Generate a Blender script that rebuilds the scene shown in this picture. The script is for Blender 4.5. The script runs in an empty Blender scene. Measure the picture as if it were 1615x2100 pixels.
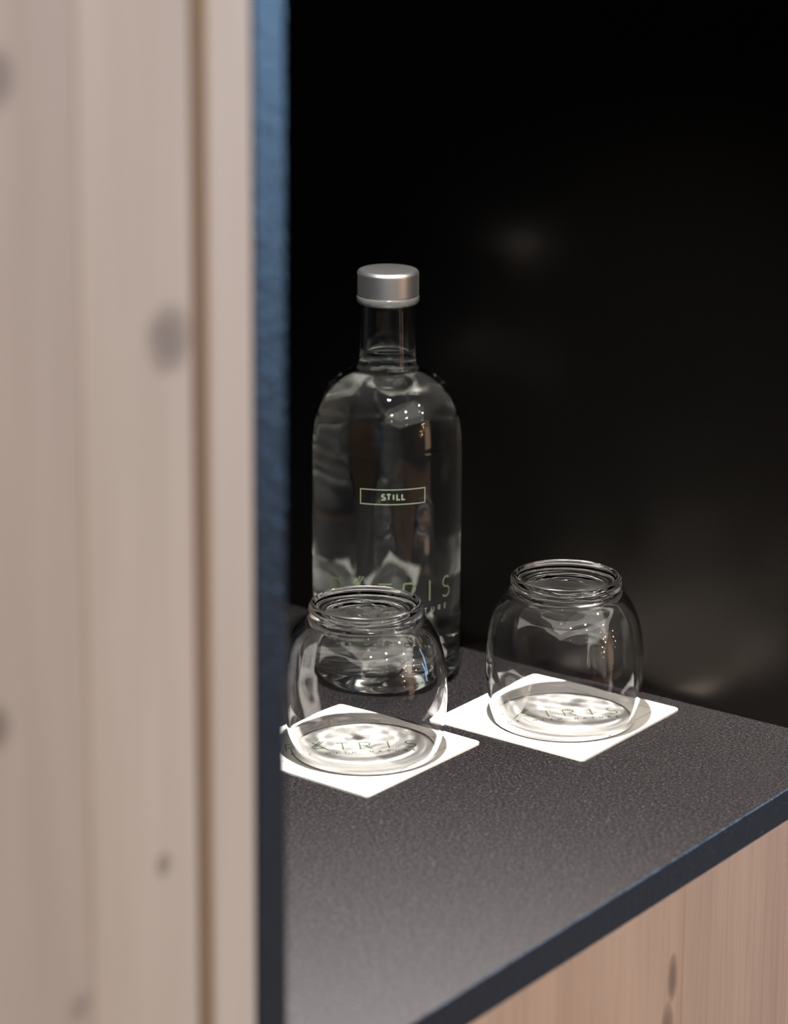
import bpy, bmesh, math, random
from mathutils import Vector, Matrix
random.seed(7)
C = bpy.context.scene.collection
SC = bpy.context.scene
PI = math.pi

# ------------------------------------------------------------------ camera
# world: X along the counter's front edge (right), Y into the niche, Z up, counter top at z = 0
TH = math.radians(53.3)
PITCH, ROLL, F_PX, CAM_H = 0.2156, 0.0063, 5532.7, 0.5382
def turn(v):                                  # camera-yaw frame -> world
    c, s = math.cos(TH), math.sin(TH)
    return Vector((c*v[0] + s*v[1], -s*v[0] + c*v[1], v[2]))
right = turn((1, 0, 0)); fwd = turn((0, math.cos(PITCH), -math.sin(PITCH))); up = turn((0, math.sin(PITCH), math.cos(PITCH)))
e1 = right*math.cos(ROLL) + up*math.sin(ROLL)
e2 = -right*math.sin(ROLL) + up*math.cos(ROLL)
CAM_LOC = Vector((-1.2696, -0.6280, CAM_H))
cd = bpy.data.cameras.new('camera'); cam = bpy.data.objects.new('camera', cd); C.objects.link(cam)
m = Matrix((e1, e2, -fwd)).transposed().to_4x4(); m.translation = CAM_LOC
cam.matrix_world = m
cd.sensor_fit = 'VERTICAL'; cd.sensor_height = 36.0; cd.sensor_width = 24.0
cd.lens = F_PX/2100*36.0
cd.shift_y = -(1050-668.4)/2100
cd.clip_start = 0.05; cd.clip_end = 50
cd.dof.use_dof = True; cd.dof.focus_distance = 1.475; cd.dof.aperture_fstop = 5.2; cd.dof.aperture_blades = 0
SC.camera = cam

# ------------------------------------------------------------------ world, exposure
w = bpy.data.worlds.new('world'); SC.world = w; w.use_nodes = True
w.node_tree.nodes['Background'].inputs[0].default_value = (0.9, 0.93, 1.0, 1)
w.node_tree.nodes['Background'].inputs[1].default_value = 0.012
vs = SC.view_settings
vs.view_transform = 'Standard'; vs.look = 'None'; vs.gamma = 1; vs.use_curve_mapping = False; vs.exposure = 0.0
cy = SC.cycles
cy.max_bounces = 24; cy.transmission_bounces = 20; cy.glossy_bounces = 8; cy.diffuse_bounces = 4; cy.transparent_max_bounces = 24
cy.caustics_reflective = True; cy.caustics_refractive = True; cy.blur_glossy = 0.15
cy.sample_clamp_indirect = 8.0
cy.use_denoising = True

# ------------------------------------------------------------------ lights
def light(name, kind, loc, target, energy, color, **kw):
    d = bpy.data.lights.new(name, kind); o = bpy.data.objects.new(name, d); C.objects.link(o)
    d.energy = energy; d.color = color
    for k, v in kw.items(): setattr(d, k, v)
    o.location = loc
    if target is not None: o.rotation_euler = (Vector(target)-Vector(loc)).to_track_quat('-Z', 'Y').to_euler()
    return o
SPOT_LOC = (-0.272, 0.085, 0.775)
spot = light('downlight_beam', 'SPOT', SPOT_LOC, (-0.27, 0.12, 0), 112.0, (1.0, 0.955, 0.905),
             spot_size=math.radians(66), spot_blend=0.6, shadow_soft_size=0.016)
spot.data.cycles.is_caustics_light = True
# daylight through the tall window on the right, and a wide soft fill added under the ceiling
light('daylight_right', 'AREA', (2.56, -1.85, 0.58), (1.5, -1.85, 0.58), 90, (0.34, 0.62, 1.0), shape='RECTANGLE', size=1.7, size_y=1.6)
light('ceiling_fill', 'AREA', (-0.7, -1.9, 1.60), (-0.7, -1.9, 0), 18, (1.0, 0.95, 0.90), shape='RECTANGLE', size=2.8, size_y=2.2)
for k, (x, y) in enumerate(((-1.7, -1.35), (-0.75, -1.75), (0.35, -1.5), (-1.1, -2.6), (0.5, -2.7))):
    light('ceiling_downlight', 'SPOT', (x, y, 1.59), (x+.1, y+.9, 0), 22.5, (1.0, 0.86, 0.68), spot_size=math.radians(150), spot_blend=0.7, shadow_soft_size=0.05)
# added area light standing in for warm-lit wood, and little candle-bright bulbs across the room
light('lit_wood_glow', 'AREA', (0.75, -3.30, 0.25), (0.75, 0, 0.25), 3.5, (1.0, 0.62, 0.40), shape='RECTANGLE', size=0.6, size_y=1.6)
for k, (x, z) in enumerate(((0.15, 0.75), (0.30, 0.55), (0.36, 0.80), (-0.1, 0.35), (1.15, 0.6), (1.3, 0.35), (1.22, 0.85), (0.02, 0.1))):
    light('bulb_glow', 'POINT', (x, -3.2+0.05*k, z), None, 4.0, (1.0, 0.6, 0.3), shadow_soft_size=0.035)

# ------------------------------------------------------------------ helpers
def link(name, me, mat=None, parent=None, smooth=False):
    o = bpy.data.objects.new(name, me); C.objects.link(o)
    if mat: me.materials.append(mat)
    if parent: o.parent = parent
    if smooth:
        for p in me.polygons: p.use_smooth = True
    return o
def from_bm(name, bm, mat, parent=None, smooth=False):
    bmesh.ops.recalc_face_normals(bm, faces=bm.faces)
    me = bpy.data.meshes.new(name); bm.to_mesh(me); bm.free()
    return link(name, me, mat, parent, smooth)
def tag(o, label=None, cat=None, group=None, kind=None):
    for k, v in (('label', label), ('category', cat), ('group', group), ('kind', kind)):
        if v: o[k] = v
    return o
def empty(name, loc=(0, 0, 0)):
    o = bpy.data.objects.new(name, None); C.objects.link(o); o.location = loc; o.empty_display_size = 0.02
    return o
def box_bm(x0, x1, y0, y1, z0, z1, bev=0.0, seg=2, bm=None):
    b = bmesh.new()
    bmesh.ops.create_cube(b, size=1)
    for v in b.verts:
        v.co = Vector((x0+(v.co.x+.5)*(x1-x0), y0+(v.co.y+.5)*(y1-y0), z0+(v.co.z+.5)*(z1-z0)))
    if bev: bmesh.ops.bevel(b, geom=list(b.edges), offset=bev, segments=seg, affect='EDGES', profile=0.5)
    if bm is not None:
        me = bpy.data.meshes.new('t'); b.to_mesh(me); bm.from_mesh(me); b.free(); bpy.data.meshes.remove(me); return bm
    return b
def box(name, x0, x1, y0, y1, z0, z1, mat, parent=None, bev=0.0, seg=2):
    return from_bm(name, box_bm(x0, x1, y0, y1, z0, z1, bev, seg), mat, parent)
def smooth_profile(pts, n=6):
    """Catmull-Rom through (r, z) points; a point given with a third item is a corner."""
    out = []
    P = [(p[0], p[1]) for p in pts]
    for i in range(len(P)-1):
        p1, p2 = P[i], P[i+1]
        p0 = P[i-1] if i > 0 and len(pts[i]) < 3 else p1
        p3 = P[i+2] if i+2 < len(P) and len(pts[i+1]) < 3 else p2
        d = math.dist(p1, p2)
        k = n if d > 0.0015 else max(2, n//2)
        for j in range(k):
            t = j/k
            out.append(tuple(max(0.0, q) if a == 0 else q for a, q in enumerate(
                0.5*((2*b)+(-a_+c)*t+(2*a_-5*b+4*c-d_)*t*t+(-a_+3*b-3*c+d_)*t**3)
                for a_, b, c, d_ in zip(p0, p1, p2, p3))))
    out.append(P[-1])
    return out
def lathe(name, prof, mat, parent=None, seg=144, smooth=True, wob=None):
    """Revolve a list of (r, z) round Z; r = 0 ends become poles; a loop without poles is closed."""
    verts, faces, rings = [], [], []
    for r, z in prof:
        if r < 1e-6:
            rings.append([len(verts)]); verts.append((0, 0, z))
        else:
            ring = []
            for k in range(seg):
                a = 2*PI*k/seg
                x, y, zz = r*math.cos(a), r*math.sin(a), z
                if wob: x, y, zz = wob(x, y, zz)
                ring.append(len(verts)); verts.append((x, y, zz))
            rings.append(ring)
    pairs = list(zip(rings, rings[1:]))
    if len(rings[0]) > 1 and len(rings[-1]) > 1: pairs.append((rings[-1], rings[0]))
    for A, B in pairs:
        for k in range(seg):
            k2 = (k+1) % seg
            if len(A) == 1 and len(B) == 1: continue
            if len(A) == 1: faces.append((A[0], B[k2], B[k]))
            elif len(B) == 1: faces.append((A[k], A[k2], B[0]))
            else: faces.append((A[k], A[k2], B[k2], B[k]))
    me = bpy.data.meshes.new(name); me.from_pydata(verts, [], faces)
    bm = bmesh.new(); bm.from_mesh(me); bmesh.ops.recalc_face_normals(bm, faces=bm.faces); bm.to_mesh(me); bm.free()
    return link(name, me, mat, parent, smooth)

# ------------------------------------------------------------------ materials
def mat(name):
    m = bpy.data.materials.new(name); m.use_nodes = True
    nt = m.node_tree; b = nt.nodes['Principled BSDF']
    return m, nt, b
def N(nt, t, **kw):
    n = nt.nodes.new(t)
    for k, v in kw.items(): setattr(n, k, v)
    return n
def mapping(nt, scale, coord='Object'):
    tc = N(nt, 'ShaderNodeTexCoord'); mp = N(nt, 'ShaderNodeMapping'); mp.inputs['Scale'].default_value = scale
    nt.links.new(tc.outputs[coord], mp.inputs[0]); return mp
def noise(nt, vec, scale, detail=4, rough=0.55, dist=0.0):
    n = N(nt, 'ShaderNodeTexNoise'); n.inputs['Scale'].default_value = scale; n.inputs['Detail'].default_value = detail
    n.inputs['Roughness'].default_value = rough; n.inputs['Distortion'].default_value = dist
    nt.links.new(vec, n.inputs['Vector']); return n
def ramp(nt, fac, stops):
    r = N(nt, 'ShaderNodeValToRGB'); el = r.color_ramp.elements
    while len(el) < len(stops): el.new(0.5)
    for e, (p, c) in zip(el, stops): e.position = p; e.color = (*c, 1) if len(c) == 3 else c
    nt.links.new(fac, r.inputs[0]); return r
def mix(nt, fac, a, b, mode='MIX'):
    x = N(nt, 'ShaderNodeMix', data_type='RGBA', blend_type=mode)
    for s, v in ((0, fac), (6, a), (7, b)):
        if hasattr(v, 'is_linked') or hasattr(v, 'links'): nt.links.new(v, x.inputs[s])
        else: x.inputs[s].default_value = v if s == 0 else (*v, 1)
    return x.outputs[2]
def bump(nt, b, height, strength, dist):
    n = N(nt, 'ShaderNodeBump'); n.inputs['Strength'].default_value = strength; n.inputs['Distance'].default_value = dist
    nt.links.new(height, n.inputs['Height']); nt.links.new(n.outputs[0], b.inputs['Normal']); return n

def wood(name, lightc, darkc, knots=(), seed=0.0, tint=None, bump_s=0.25, fine=1.0):
    """Vertical grain in Z; knots = (x, z, rx, rz, strength) at their places in the board."""
    m, nt, b = mat(name)
    tc = N(nt, 'ShaderNodeTexCoord')
    off = N(nt, 'ShaderNodeMapping'); off.inputs['Location'].default_value = (seed, seed*.3, seed*.7); nt.links.new(tc.outputs['Object'], off.inputs[0])
    m1 = N(nt, 'ShaderNodeMapping'); m1.inputs['Scale'].default_value = (9, 9, 0.8); nt.links.new(off.outputs[0], m1.inputs[0])
    m2 = N(nt, 'ShaderNodeMapping'); m2.inputs['Scale'].default_value = (420, 420, 9); nt.links.new(off.outputs[0], m2.inputs[0])
    big = noise(nt, m1.outputs[0], 2.6, 3, .5, .6)
    finen = noise(nt, m2.outputs[0], 1.0, 4, .6)
    c = ramp(nt, big.outputs[0], [(.25, darkc), (.5, tuple((x+y)/2 for x, y in zip(lightc, darkc))), (.72, lightc)]).outputs[0]
    fr = ramp(nt, finen.outputs[0], [(.3, (.74, .70, .66)), (.55, (1, 1, 1))]).outputs[0]
    c = mix(nt, .55*fine, c, fr, 'MULTIPLY')
    sep = N(nt, 'ShaderNodeSeparateXYZ'); nt.links.new(tc.outputs['Object'], sep.inputs[0])
    wn = noise(nt, tc.outputs['Object'], 60, 3)
    for (kx, kz, rx, rz, st, col) in knots:
        parts = []
        for ax, k0, r in ((0, kx, rx), (2, kz, rz)):
            s = N(nt, 'ShaderNodeMath', operation='SUBTRACT'); nt.links.new(sep.outputs[ax], s.inputs[0]); s.inputs[1].default_value = k0
            d = N(nt, 'ShaderNodeMath', operation='DIVIDE'); nt.links.new(s.outputs[0], d.inputs[0]); d.inputs[1].default_value = r
            q = N(nt, 'ShaderNodeMath', operation='MULTIPLY'); nt.links.new(d.outputs[0], q.inputs[0]); nt.links.new(d.outputs[0], q.inputs[1]); parts.append(q)
        a = N(nt, 'ShaderNodeMath', operation='ADD'); nt.links.new(parts[0].outputs[0], a.inputs[0]); nt.links.new(parts[1].outputs[0], a.inputs[1])
        wv = N(nt, 'ShaderNodeMath', operation='MULTIPLY_ADD'); nt.links.new(wn.outputs[0], wv.inputs[0]); wv.inputs[1].default_value = 1.1; nt.links.new(a.outputs[0], wv.inputs[2])
        rr = ramp(nt, wv.outputs[0], [(.35, (st,)*3), (.95, (st*.35,)*3), (1.0, (0,)*3)])
        mr = N(nt, 'ShaderNodeMath', operation='MULTIPLY'); nt.links.new(wv.outputs[0], mr.inputs[0]); mr.inputs[1].default_value = .55
        nt.links.new(mr.outputs[0], rr.inputs[0])
        c = mix(nt, rr.outputs[0], c, col)
    if tint: c = mix(nt, 1.0, c, tint, 'MULTIPLY')
    nt.links.new(c, b.inputs['Base Color'])
    b.inputs['Roughness'].default_value = .55; b.inputs['Specular IOR Level'].default_value = .3
    bump(nt, b, finen.outputs[0], bump_s, .0006)
    return m

KN = (.20, .15, .12)
M_spruce = wood('limewashed_knotty_wood', (.64, .535, .445), (.55, .45, .365),
    knots=((-.5622, .3265, .0118, .0118, .75, KN), (-.5685, .127, .004, .005, .7, KN), (-.6445, .428, .008, .010, .8, KN),
           (-.652, .206, .006, .008, .8, KN), (-.614, .088, .006, .006, .5, KN)), seed=3.1, fine=.5)
M_spruce_dim = wood('limewashed_knotty_wood_brown_board', (.56, .46, .385), (.48, .385, .31),
    knots=((-.6445, .428, .008, .010, .8, KN), (-.652, .206, .006, .008, .8, KN), (-.614, .088, .006, .006, .5, KN)), seed=5.7, fine=.5)
M_strip = wood('limewashed_edge_strip_wood', (.68, .575, .485), (.62, .515, .43), seed=8.4, fine=.5)
M_reveal = wood('raw_reveal_wood', (.50, .34, .23), (.42, .275, .175), seed=1.4, fine=.4)
M_oakA = wood('brushed_oak_front_boards', (.62, .42, .29), (.52, .34, .23),
    knots=((-.1905, -.0645, .004, .012, .75, (.16, .09, .06)), (-.1945, -.094, .006, .016, .8, (.16, .09, .06))), seed=11.3, bump_s=.5)
M_oakB = wood('brushed_oak_front_board_pinkish', (.60, .41, .29), (.49, .325, .23), seed=17.9, bump_s=.6)

m, nt, b = mat('black_niche_laminate')
b.inputs['Base Color'].default_value = (.0006, .00055, .0005, 1); b.inputs['Roughness'].default_value = .31
b.inputs['Specular IOR Level'].default_value = .46; b.inputs['Specular Tint'].default_value = (1, .88, .78, 1)
mp = mapping(nt, (1, 1, 1)); n1 = noise(nt, mp.outputs[0], 900, 3); bump(nt, b, n1.outputs[0], .1, .00005)
M_black = m

m, nt, b = mat('dark_grey_leathered_laminate')
mp = mapping(nt, (1, 1, 1)); n1 = noise(nt, mp.outputs[0], 620, 5, .65); n2 = noise(nt, mp.outputs[0], 1500, 3, .6); n3 = noise(nt, mp.outputs[0], 45, 3)
c = ramp(nt, n1.outputs[0], [(.36, (.003, .0027, .0027)), (.54, (.0075, .0067, .0068)), (.63, (.016, .0145, .0145)), (.72, (.08, .072, .072))]).outputs[0]
ms2 = N(nt, 'ShaderNodeMapping'); ms2.inputs['Scale'].default_value = (.55, 1.25, 1); ms2.inputs['Rotation'].default_value = (0, 0, .9); nt.links.new(mp.outputs[0], ms2.inputs[0])
n4 = noise(nt, ms2.outputs[0], 1050, 2, .5)
fk = ramp(nt, n4.outputs[0], [(.63, (0, 0, 0)), (.70, (1, 1, 1))]).outputs[0]
c = mix(nt, fk, c, (.085, .079, .080))  # glints of the textured surface put into the colour as pale flecks
nt.links.new(c, b.inputs['Base Color'])
b.inputs['Roughness'].default_value = .9; b.inputs['Specular IOR Level'].default_value = 0
gl = N(nt, 'ShaderNodeBsdfGlossy', distribution='BECKMANN'); gl.inputs['Roughness'].default_value = .60
gc = ramp(nt, n1.outputs[0], [(.32, (.42, .395, .42)), (.54, (.83, .78, .83)), (.68, (1, .95, 1))]).outputs[0]
nt.links.new(gc, gl.inputs['Color'])
ms = N(nt, 'ShaderNodeMixShader'); ms.inputs[0].default_value = .066; nt.links.new(b.outputs[0], ms.inputs[1]); nt.links.new(gl.outputs[0], ms.inputs[2])
nt.links.new(ms.outputs[0], nt.nodes['Material Output'].inputs['Surface'])
ad = N(nt, 'ShaderNodeMath', operation='MULTIPLY_ADD'); nt.links.new(n2.outputs[0], ad.inputs[0]); ad.inputs[1].default_value = .5; nt.links.new(n1.outputs[0], ad.inputs[2])
bn = bump(nt, b, ad.outputs[0], .6, .0002); nt.links.new(bn.outputs[0], gl.inputs['Normal'])
M_counter = m

m, nt, b = mat('blue_black_textured_edge')
mp = mapping(nt, (1, 1, 1)); n1 = noise(nt, mp.outputs[0], 300, 3, .5)
b.inputs['Base Color'].default_value = (.006, .010, .017, 1); b.inputs['Roughness'].default_value = .27
b.inputs['Specular IOR Level'].default_value = .6
bump(nt, b, n1.outputs[0], .7, .0013)
M_edge = m

def glass(name, color, ior):
    m, nt, b = mat(name); nt.nodes.remove(b)
    g = N(nt, 'ShaderNodeBsdfGlass'); g.inputs['Color'].default_value = (*color, 1); g.inputs['Roughness'].default_value = 0; g.inputs['IOR'].default_value = ior
    nt.links.new(g.outputs[0], nt.nodes['Material Output'].inputs['Surface'])
    return m
M_tumbler = glass('clear_tumbler_glass', (.995, .995, .995), 1.50)
M_bottle = glass('clear_bottle_glass', (.985, .992, .985), 1.50)
m, nt, b = mat('milky_clear_bead')
b.inputs['Base Color'].default_value = (.86, .88, .84, 1); b.inputs['Roughness'].default_value = .16; b.inputs['Transmission Weight'].default_value = .94; b.inputs['IOR'].default_value = 1.48  # milkiness added so the bottle's glass bead looks lit
M_bead = m
M_water = glass('clear_water', (.995, 1, .998), 1.333)

m, nt, b = mat('satin_silver_metal')
b.inputs['Base Color'].default_value = (.62, .62, .63, 1); b.inputs['Metallic'].default_value = 1; b.inputs['Roughness'].default_value = .36
mp = mapping(nt, (1, 1, 1)); n1 = noise(nt, mp.outputs[0], 2500, 2); bump(nt, b, n1.outputs[0], .12, .0002)
M_cap = m

m, nt, b = mat('white_embossed_paper')
b.inputs['Base Color'].default_value = (.83, .815, .78, 1); b.inputs['Roughness'].default_value = .85; b.inputs['Specular IOR Level'].default_value = .15
wv = N(nt, 'ShaderNodeTexWave'); wv.inputs['Scale'].default_value = 330; mp = mapping(nt, (1, 1, 1)); mp.inputs['Rotation'].default_value = (0, 0, PI/4)
nt.links.new(mp.outputs[0], wv.inputs['Vector']); bump(nt, b, wv.outputs[0], .15, .0002)
M_paper = m
def flat(name, col, rough=.6, metal=0):
    m, nt, b = mat(name); b.inputs['Base Color'].default_value = (*col, 1); b.inputs['Roughness'].default_value = rough; b.inputs['Metallic'].default_value = metal
    mp = mapping(nt, (1, 1, 1)); n1 = noise(nt, mp.outputs[0], 300, 2); bump(nt, b, n1.outputs[0], .05, .0003)
    return m
M_ink = flat('sage_green_ink', (.13, .21, .085))
M_inkgrey = flat('grey_green_ink', (.085, .088, .075))
M_print = flat('sage_green_glass_print', (.065, .090, .047))
M_printpale = flat('pale_sage_glass_print', (.105, .130, .088))

# ------------------------------------------------------------------ room (behind and around the camera)
FL = -0.88; CE = 1.62
M_floor = wood('oak_floor', (.40, .27, .18), (.30, .19, .12), seed=2.2)
M_plaster = flat('warm_plaster', (.10, .085, .075), .9)
tag(box('floor', -2.6, 2.7, -3.5, .75, FL-.05, FL, M_floor), kind='structure')
tag(box('ceiling', -2.6, 2.7, -3.5, .75, CE, CE+.05, M_plaster), kind='structure')
tag(box('wall_behind', -2.6, 2.7, -3.5, -3.44, FL, CE, M_plaster), kind='structure')
tag(box('wall_back', -2.6, 2.7, .70, .75, FL, CE, M_plaster), kind='structure')
tag(box('wall_left', -2.66, -2.6, -3.5, .75, FL, CE, M_plaster), kind='structure')
tag(box('wall_right', 2.64, 2.7, -3.5, .75, FL, CE, M_plaster), kind='structure')

# ------------------------------------------------------------------ built-in furniture
T = .0182                    # board thickness
NW, ND, NH = .4957, .47, .80  # niche width, depth, height
# black lining of the niche
nl = tag(empty('niche_lining', (-NW/2, 0, 0)), 'black board lining of the niche, its blue-black edge beside the pale wood cabinet', 'niche lining')
def part_box(name, x0, x1, y0, y1, z0, z1, m, root, bev=0.0, seg=2):
    o = box(name, x0, x1, y0, y1, z0, z1, m, None, bev, seg); o.parent = root
    o.matrix_parent_inverse = Matrix.Translation(-Vector(root.location)); return o
def lining(name, x0, x1, y0, y1, z0, z1, edge_y=True):
    o = part_box(name, x0, x1, y0, y1, z0, z1, M_black, nl, .0006)
    o.data.materials.append(M_edge)
    for p in o.data.polygons:
        if p.normal.y < -.7: p.material_index = 1
    return o
lining('side_panel', -NW-T, -NW, 0, ND, FL+.08, NH+T)
lining('side_panel', 0, T, 0, ND, FL+.08, NH+T)
lining('back_panel', -NW, 0, ND-.012, ND, 0, NH)
lining('top_panel', -NW, 0, 0, ND-.012, NH, NH+T)

# counter board
ct = box('countertop', -NW+.0002, -.0002, 0, ND-.0125, -.0178, 0, M_counter, None, .0005, 2)
ct.data.materials.append(M_edge)
for p in ct.data.polygons:
    if p.normal.y < -.75: p.material_index = 1
tag(ct, 'dark grey leather-textured counter board with a blue-black front edge under the bottle and tumblers', 'countertop')

# base cabinet under the counter
bc = tag(empty('base_cabinet', (-NW/2, .2, FL)), 'warm oak base cabinet front under the dark counter, at lower right', 'cabinet')
def bpart(*a, **k): return part_box(*a, bc, **k)
for x0, x1, mm in ((-NW+.001, -.3702, M_oakA), (-.3698, -.18108, M_oakA), (-.18092, -.001, M_oakB)):
    bpart('front_board', x0, x1, .0012, .020, FL+.08, -.0192, mm, bev=.0005)
bpart('carcass', -NW+.001, -.001, .022, ND-.02, FL+.08, -.021, M_reveal)
bpart('plinth', -NW+.001, -.001, .05, ND-.02, FL, FL+.079, M_black)

# tall cabinet left of the niche
tc_ = tag(empty('tall_cabinet', (-.9, .2, FL)), 'tall pale knotty wood cabinet in the left foreground, blurred', 'cabinet')
def tpart(*a, **k): return part_box(*a, tc_, **k)
tpart('edge_strip', -.5402, -NW-T-.0006, .0, .022, FL+.08, CE-.02, M_strip, bev=.0015)
tpart('carcass', -1.30, -NW-T-.0008, .0235, ND, FL+.08, CE-.02, M_reveal)
tpart('reveal', -.5490, -.5404, .0075, .0233, FL+.085, CE-.025, M_reveal)
tpart('plinth', -1.30, -NW-T-.0008, .06, ND, FL, FL+.079, M_black)
door = tpart('door', -1.24, -.5492, .012, .0225, FL+.085, CE-.025, M_reveal)
for x0, x1, mm in ((-1.24, -1.045, M_spruce), (-1.0446, -.83, M_spruce_dim), (-.8296, -.6076, M_spruce_dim), (-.6074, -.5492, M_spruce)):
    o = part_box('stave', x0, x1, .0, .0118, FL+.085, CE-.025, mm, tc_, bev=.0008)
    o.parent = door; o.matrix_parent_inverse = Matrix()

# tall cabinet right of the niche and the panel above it (out of frame, seen only from other sides)
rc = tag(empty('tall_cabinet', (.35, .2, FL)), 'tall pale wood cabinet on the far side of the black niche wall', 'cabinet')
part_box('door', T+.009, .66, .0, .022, FL+.085, CE-.025, M_strip, rc, bev=.001)
part_box('carcass', T+.001, .70, .0235, ND, FL+.08, CE-.02, M_reveal, rc)
op = box('overhead_panel', -NW-T+.001, T-.001, .001, .03, NH+T+.001, CE-.021, M_spruce, None, .001)
tag(op, 'pale wood panel closing the wall above the black niche', 'panel')

# recessed downlight in the niche's ceiling board
dl = tag(empty('recessed_downlight', (SPOT_LOC[0], SPOT_LOC[1], NH)), 'small round metal downlight set in the black niche ceiling', 'light')
o = lathe('trim_ring', [(.022, -.0005), (.033, -.0005), (.0335, -.003), (.031, -.0055), (.024, -.0055)], M_cap, dl, 48)

# ------------------------------------------------------------------ stroke lettering
def arc(cx, cy, rx, ry, a0, a1, n=14):
    return [(cx+rx*math.cos(math.radians(a0+(a1-a0)*k/n)), cy+ry*math.sin(math.radians(a0+(a1-a0)*k/n))) for k in range(n+1)]
GL = {  # polylines in a box one unit high, x centred
 'P': [[(-.30, 0), (-.30, 1)], [(-.30, 1), (.02, 1)]+arc(.02, .74, .27, .26, 90, -90)+[(-.30, .48)]],
 'A': [[(-.40, 0), (0, 1), (.40, 0)], [(-.25, .36), (.25, .36)]],
 'T': [[(0, 0), (0, 1)], [(-.33, 1), (.33, 1)]],
 'R': [[(-.30, 0), (-.30, 1)], [(-.30, 1), (.02, 1)]+arc(.02, .74, .27, .26, 90, -90)+[(-.30, .48)], [(-.02, .48), (.34, 0)]],
 'I': [[(0, 0), (0, 1)]],
 'S': [arc(.02, .74, .25, .25, 40, 270, 18)+arc(.0, .25, .28, .25, 90, -145, 18)],
 'L': [[(-.24, 1), (-.24, 0), (.26, 0)]],
 'O': [arc(0, .5, .42, .5, 0, 360, 28)],
 'N': [[(-.33, 0), (-.33, 1), (.33, 0), (.33, 1)]],
 'E': [[(.26, 1), (-.26, 1), (-.26, 0), (.26, 0)], [(-.26, .52), (.18, .52)]],
 'W': [[(-.55, 1), (-.27, 0), (0, .9), (.27, 0), (.55, 1)]],
 'H': [[(-.33, 0), (-.33, 1)], [(.33, 0), (.33, 1)], [(-.33, .52), (.33, .52)]],
 'U': [[(-.32, 1), (-.32, .3)]+arc(0, .3, .32, .3, 180, 360)+[(.32, 1)]],
 # the crossed A with the doubled slanting stroke
 'X': [[(-.26, 1.12), (.60, 0)], [(.24, 1.34), (-.62, -.02)], [(.40, 1.34), (-.16, .46)], [(-.27, .30), (.36, .30)]],
}
def stroke(bm, pts, w, place, thick, closed=False):
    """A ribbon of width w along pts, each point placed by place(u, v, lift)."""
    P = [Vector(pts[0])]
    for q in pts[1:]:
        q = Vector(q); d = (q-P[-1]).length
        k = max(1, int(d/.0022))
        a = P[-1].copy()
        for j in range(1, k+1): P.append(a.lerp(q, j/k))
    L = []
    n = len(P)
    for i in range(n):
        a = P[i-1] if i > 0 else (P[-2] if closed else None); b_ = P[i+1] if i < n-1 else (P[1] if closed else None)
        d1 = (P[i]-a).normalized() if a is not None else (b_-P[i]).normalized()
        d2 = (b_-P[i]).normalized() if b_ is not None else d1
        n1 = Vector((-d1.y, d1.x)); n2 = Vector((-d2.y, d2.x)); mm = (n1+n2)
        mm = mm.normalized() if mm.length > 1e-6 else n1
        s = w/2/max(.45, mm.dot(n1))
        L.append([bm.verts.new(place(*(P[i]+mm*s*q), t)) for q, t in ((1, 0), (1, thick), (-1, thick), (-1, 0))])
    for A, B in zip(L, L[1:]):
        for k in range(4): bm.faces.new((A[k], A[(k+1) % 4], B[(k+1) % 4], B[k]))
    if not closed:
        bm.faces.new(L[0]); bm.faces.new(L[-1][::-1])
def word(bm, letters, h, w, place, v0, thick, hx=None):
    hx = hx or h
    for ch, u in letters:
        for pl in GL[ch]: stroke(bm, [(u+x*hx, v0+y*h) for x, y in pl], w, place, thick)
def spread(text, width):
    """Even letter centres over the given width, blanks counted."""
    n = len(text)-1
    return [(c, -width/2+width*i/n) for i, c in enumerate(text) if c != ' ']

# ------------------------------------------------------------------ coasters
CT = .0013
def make_coaster():
    root = empty('paper_coaster')
    bm = bmesh.new()
    s, r = .0500, .0030
    loop = []
    for cx, cy, a0 in ((1, 1, 0), (-1, 1, 90), (-1, -1, 180), (1, -1, 270)):
        for k in range(7):
            a = math.radians(a0+15*k); loop.append((cx*(s-r)+r*math.cos(a), cy*(s-r)+r*math.sin(a)))
    lo = [bm.verts.new((x, y, 0)) for x, y in loop]; hi = [bm.verts.new((x, y, CT-.0002)) for x, y in loop]
    tp = [bm.verts.new((x*.996, y*.996, CT)) for x, y in loop]
    n = len(loop)
    for A, B in ((lo, hi), (hi, tp)):
        for k in range(n): bm.faces.new((A[k], A[(k+1) % n], B[(k+1) % n], B[k]))
    bm.faces.new(tp); bm.faces.new(lo[::-1])
    from_bm('card', bm, M_paper, root)
    d = 1/math.sqrt(2)
    def place(u, v, t): return Vector((d*u+d*v, -d*u+d*v, CT+.00002+t))      # u runs along the diagonal
    bm = bmesh.new(); sp = .0127
    word(bm, [('P', -2.62*sp), ('X', -1.5*sp), ('T', -.42*sp), ('R', .55*sp), ('I', 1.55*sp), ('S', 2.5*sp)], .0098, .00075, place, -.0035, .00004, .0098)
    from_bm('lettering', bm, M_ink, root)
    bm = bmesh.new()
    word(bm, spread('ONE WITH NATURE', .066), .0024, .0004, place, -.0092, .00004)
    from_bm('tagline', bm, M_inkgrey, root)
    bm = bmesh.new(); q = .0402
    for side in range(4):                                                      # dashed border line
        a = side*PI/2; ca, sa = math.cos(a), math.sin(a)
        for k in range(54):
            u = -q+2*q*k/54
            stroke(bm, [(u, 0), (u+.0009, 0)], .00042, lambda U, V, t: Vector((ca*U-sa*(q+V), sa*U+ca*(q+V), CT+.00002+t)), .00003)
    from_bm('dashed_border', bm, M_inkgrey, root)
    return root
c1 = make_coaster()
c1.location = (-.1734, .2153, 0); c1.rotation_euler = (0, 0, math.radians(-1.4))
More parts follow.
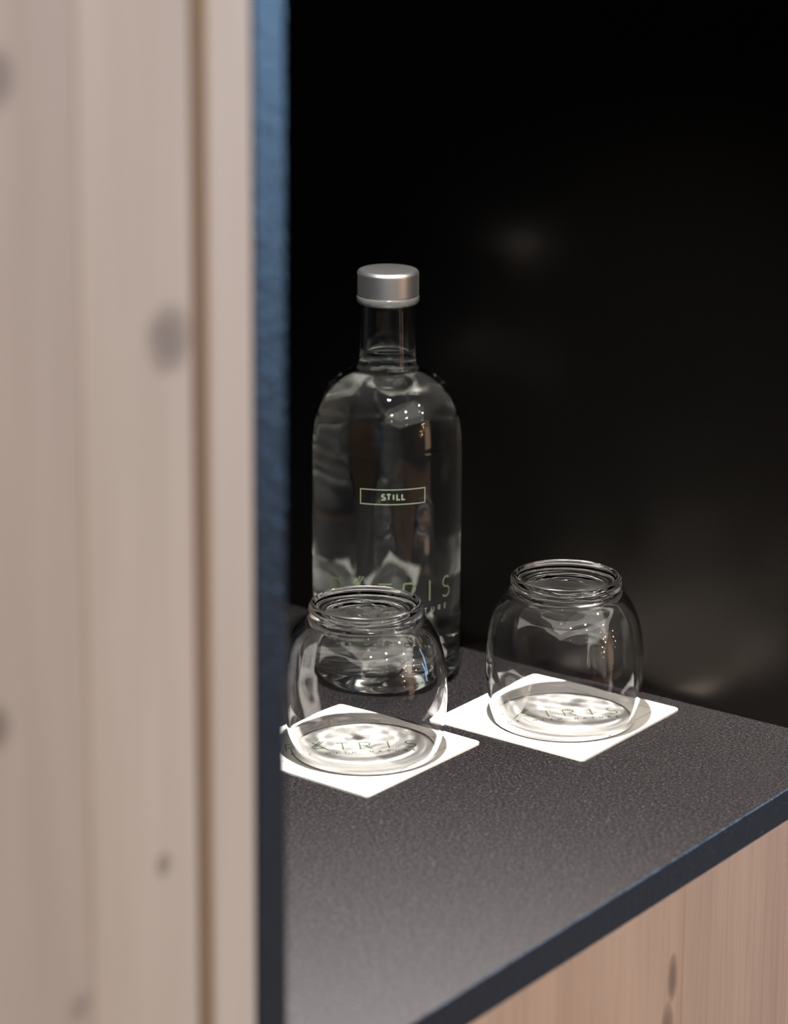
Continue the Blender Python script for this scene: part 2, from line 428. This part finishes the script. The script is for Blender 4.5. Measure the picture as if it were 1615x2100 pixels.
tag(c1, 'white square paper coaster in front of the bottle, under the nearer left tumbler', 'coaster', 'paper coasters on the counter')
def dup(root, loc, rz, label):
    r = root.copy(); C.objects.link(r); r.location = loc; r.rotation_euler = (0, 0, rz); r['label'] = label
    for ch in list(root.children):
        c = ch.copy(); C.objects.link(c); c.parent = r
    return r
dup(c1, (-.0634, .1551, 0), math.radians(-.2), 'white square paper coaster right of the bottle, under the farther right tumbler')

# ------------------------------------------------------------------ tumblers, upside down
def make_tumbler():
    root = empty('glass_tumbler')
    outer = [(38.9, 0), (39.7, .35), (40.2, 1.4), (41.0, 5), (42.3, 12), (43.4, 20), (44.1, 28), (44.3, 34.5), (43.9, 42.5), (42.8, 50.5), (41.1, 57.5),
             (38.7, 64), (35.6, 69.5), (32.9, 73.2), (31.2, 75.3), (30.5, 76.6), (30.6, 78.0), (30.95, 79.6), (30.8, 81.3), (30.0, 82.6), (28.9, 83.0),
             (27.7, 82.75), (26.5, 82.2), (24.5, 81.75), (21, 81.4), (17, 81.1), (13, 80.87), (9, 80.7), (5, 80.6), (2, 80.56), (0, 80.55)]
    inner = [(0, 75.6), (2, 75.58), (5, 75.5), (9, 75.3), (13, 74.95), (17, 74.45), (23, 73.1), (28, 70.7), (32.6, 66.6), (36.6, 61.5), (39.3, 55.8), (41.1, 49), (42.2, 41.5), (42.6, 34.5),
             (42.45, 28), (41.8, 20), (40.7, 12), (39.4, 5), (38.6, 1.4), (38.5, .5)]
    o1 = smooth_profile(outer, 6); i1 = smooth_profile(inner, 6)
    prof = [(r/1000, z/1000) for r, z in o1+i1]
    # one closed skin: outside from the rim to the foot's pole, then the hollow back to the rim
    def wob(x, y, z):
        if z > .0715 and math.hypot(x, y) < .027:       # hand-blown unevenness of the thick foot
            f = max(0, 1-math.hypot(x, y)/.027)**.6
            z += f*.00004*(math.sin(420*x+1.3)*math.cos(510*y)+.6*math.sin(900*y+300*x)+.5*math.cos(760*x-820*y))
        return x, y, z
    seg = 144; verts, faces, rings = [], [], []
    for r, z in prof:
        if r < 1e-6: rings.append([len(verts)]); verts.append(wob(0, 0, z)); continue
        rings.append(list(range(len(verts), len(verts)+seg)))
        for k in range(seg): a = 2*PI*k/seg; verts.append(wob(r*math.cos(a), r*math.sin(a), z))
    pairs = [(A, B) for A, B in zip(rings, rings[1:]) if not (len(A) == 1 and len(B) == 1)]+[(rings[-1], rings[0])]
    for A, B in pairs:
        for k in range(seg):
            k2 = (k+1) % seg
            if len(A) == 1: faces.append((A[0], B[k2], B[k]))
            elif len(B) == 1: faces.append((A[k], A[k2], B[0]))
            else: faces.append((A[k], A[k2], B[k2], B[k]))
    me = bpy.data.meshes.new('body'); me.from_pydata(verts, [], faces)
    bm = bmesh.new(); bm.from_mesh(me); bmesh.ops.recalc_face_normals(bm, faces=bm.faces); bm.to_mesh(me); bm.free()
    o = link('body', me, M_tumbler, root, True)
    o.cycles.is_caustics_caster = True
    return root
g1 = make_tumbler(); g1.location = (-.1715, .2080, CT+.0001)
tag(g1, 'clear rounded glass tumbler turned upside down in front of the bottle, the nearer left one', 'glass', 'upside-down tumblers')
g2 = dup(g1, (-.0655, .1495, CT+.0001), 1.1, 'clear rounded glass tumbler turned upside down right of the bottle, the farther right one')

# ------------------------------------------------------------------ bottle
BX, BY = -.0618, .2767
bt = tag(empty('water_bottle', (BX, BY, 0)), 'clear round-shouldered glass bottle of still water with a silver cap, behind the left tumbler', 'bottle')
out = [(0, 14.5), (8, 13.8), (15, 11.6), (21, 8), (26, 3.8), (30, .9), (33.2, 0), (36.2, .35), (39.4, 1.7), (41.7, 3.9), (42.9, 6.6), (43.3, 10), (43.3, 40), (43.3, 90), (43.3, 135), (43.2, 142), (42.9, 148),
       (42.0, 155.5), (40.2, 162.5), (37.0, 169.4), (33.0, 174.4), (28.2, 178.2), (23.3, 180.8), (19.6, 182.4), (17.6, 184.0), (16.6, 186.6), (16.1, 192),
       (15.7, 205), (15.3, 217), (15.3, 220.4), (15.5, 222.0), (15.4, 224.0), (15.2, 226.0), (15.0, 226.2), (14.8, 230), (14.8, 236), (14.2, 238), (13.2, 238.4)]
inn = [(12.0, 238), (11.6, 236), (11.6, 225), (12.0, 205), (12.5, 190), (13.2, 185.5), (15.4, 182), (19.5, 179.4), (25.6, 176.2), (30.6, 172.2), (34.8, 166.9),
       (37.8, 161), (39.8, 154.5), (40.7, 147.5), (41.0, 142), (41.1, 135), (41.1, 90), (41.1, 40), (41.0, 29), (40.6, 23), (39, 17.6), (35.5, 13.6), (31.5, 12.1), (26, 14.2), (18, 19.2), (9, 22), (0, 22.6)]
bprof = [(r/1000, z/1000) for r, z in smooth_profile(out, 5)+smooth_profile(inn, 5)]
ob = lathe('glass_body', bprof, M_bottle, bt, 160)
ob.cycles.is_caustics_caster = True
wp = [(r-.00015 if False else r+.15, z) for r, z in inn if z < 192]
lvl = 193.5
wat = [(0, 22.45)]+[(r+.15, z-.12) for r, z in inn[::-1] if 0 < r and z < 192]+[(12.55, lvl+1.0), (12.3, lvl+.9), (11.4, lvl+.3), (9.5, lvl), (5, lvl), (0, lvl)]
wprof = [(r/1000, z/1000) for r, z in smooth_profile(wat, 5)]
ow = lathe('water', wprof, M_water, bt, 160)
ow.cycles.is_caustics_caster = True
lathe('neck_bead', [(r/1000, z/1000) for r, z in smooth_profile([(15.75, 221.6), (16.8, 221.5), (17.6, 222.1), (18.0, 223.4), (17.95, 225.0), (17.6, 225.9), (16.4, 226.15), (15.7, 226.1)], 4)], M_bead, bt, 96)  # the neck's glass bead as a separate ring, made milky to show bright
capp = [(14.9, 226.35), (17.3, 226.35), (17.6, 226.7), (17.6, 238.0), (17.45, 239.3), (16.9, 240.3), (16.0, 240.8), (14.5, 241.0), (8, 241.2), (0, 241.25)]
lathe('screw_cap', [(r/1000, z/1000) for r, z in [(0, 238.6), (14.9, 238.6)]+smooth_profile(capp, 3)], M_cap, bt, 96)
AZ0 = math.atan2(CAM_LOC.y-BY, CAM_LOC.x-BX)+.0855
RB = .0433
def onb(u, v, t):
    a = AZ0+u/RB; r = RB+.00003+t
    return Vector((r*math.cos(a), r*math.sin(a), v))
bm = bmesh.new()
word(bm, [('S', -.00565), ('T', -.0026), ('I', .0001), ('L', .0029), ('L', .0058)], .0031, .00095, onb, .1167, .00004, .0034)
hw, z0, z1 = .0188, .1139, .1225
stroke(bm, [(-hw, z0), (hw, z0), (hw, z1), (-hw, z1), (-hw, z0)], .00062, onb, .00004, True)
from_bm('still_print', bm, M_printpale, bt)
bm = bmesh.new()
word(bm, [('P', -.0345), ('X', -.0215), ('T', -.0045), ('R', .0097), ('I', .0227), ('S', .0357)], .0120, .0010, onb, .0548, .00004, .0115)
from_bm('lettering', bm, M_print, bt)
bm = bmesh.new()
word(bm, spread('ONE WITH NATURE', .070), .0026, .00045, onb, .0480, .00004)
from_bm('tagline', bm, M_printpale, bt)

# everything solid receives the caustics of the glass
for o in C.objects:
    if o.type == 'MESH' and o.name.split('.')[0] in ('card', 'countertop', 'lettering', 'tagline', 'dashed_border') : o.cycles.is_caustics_receiver = True
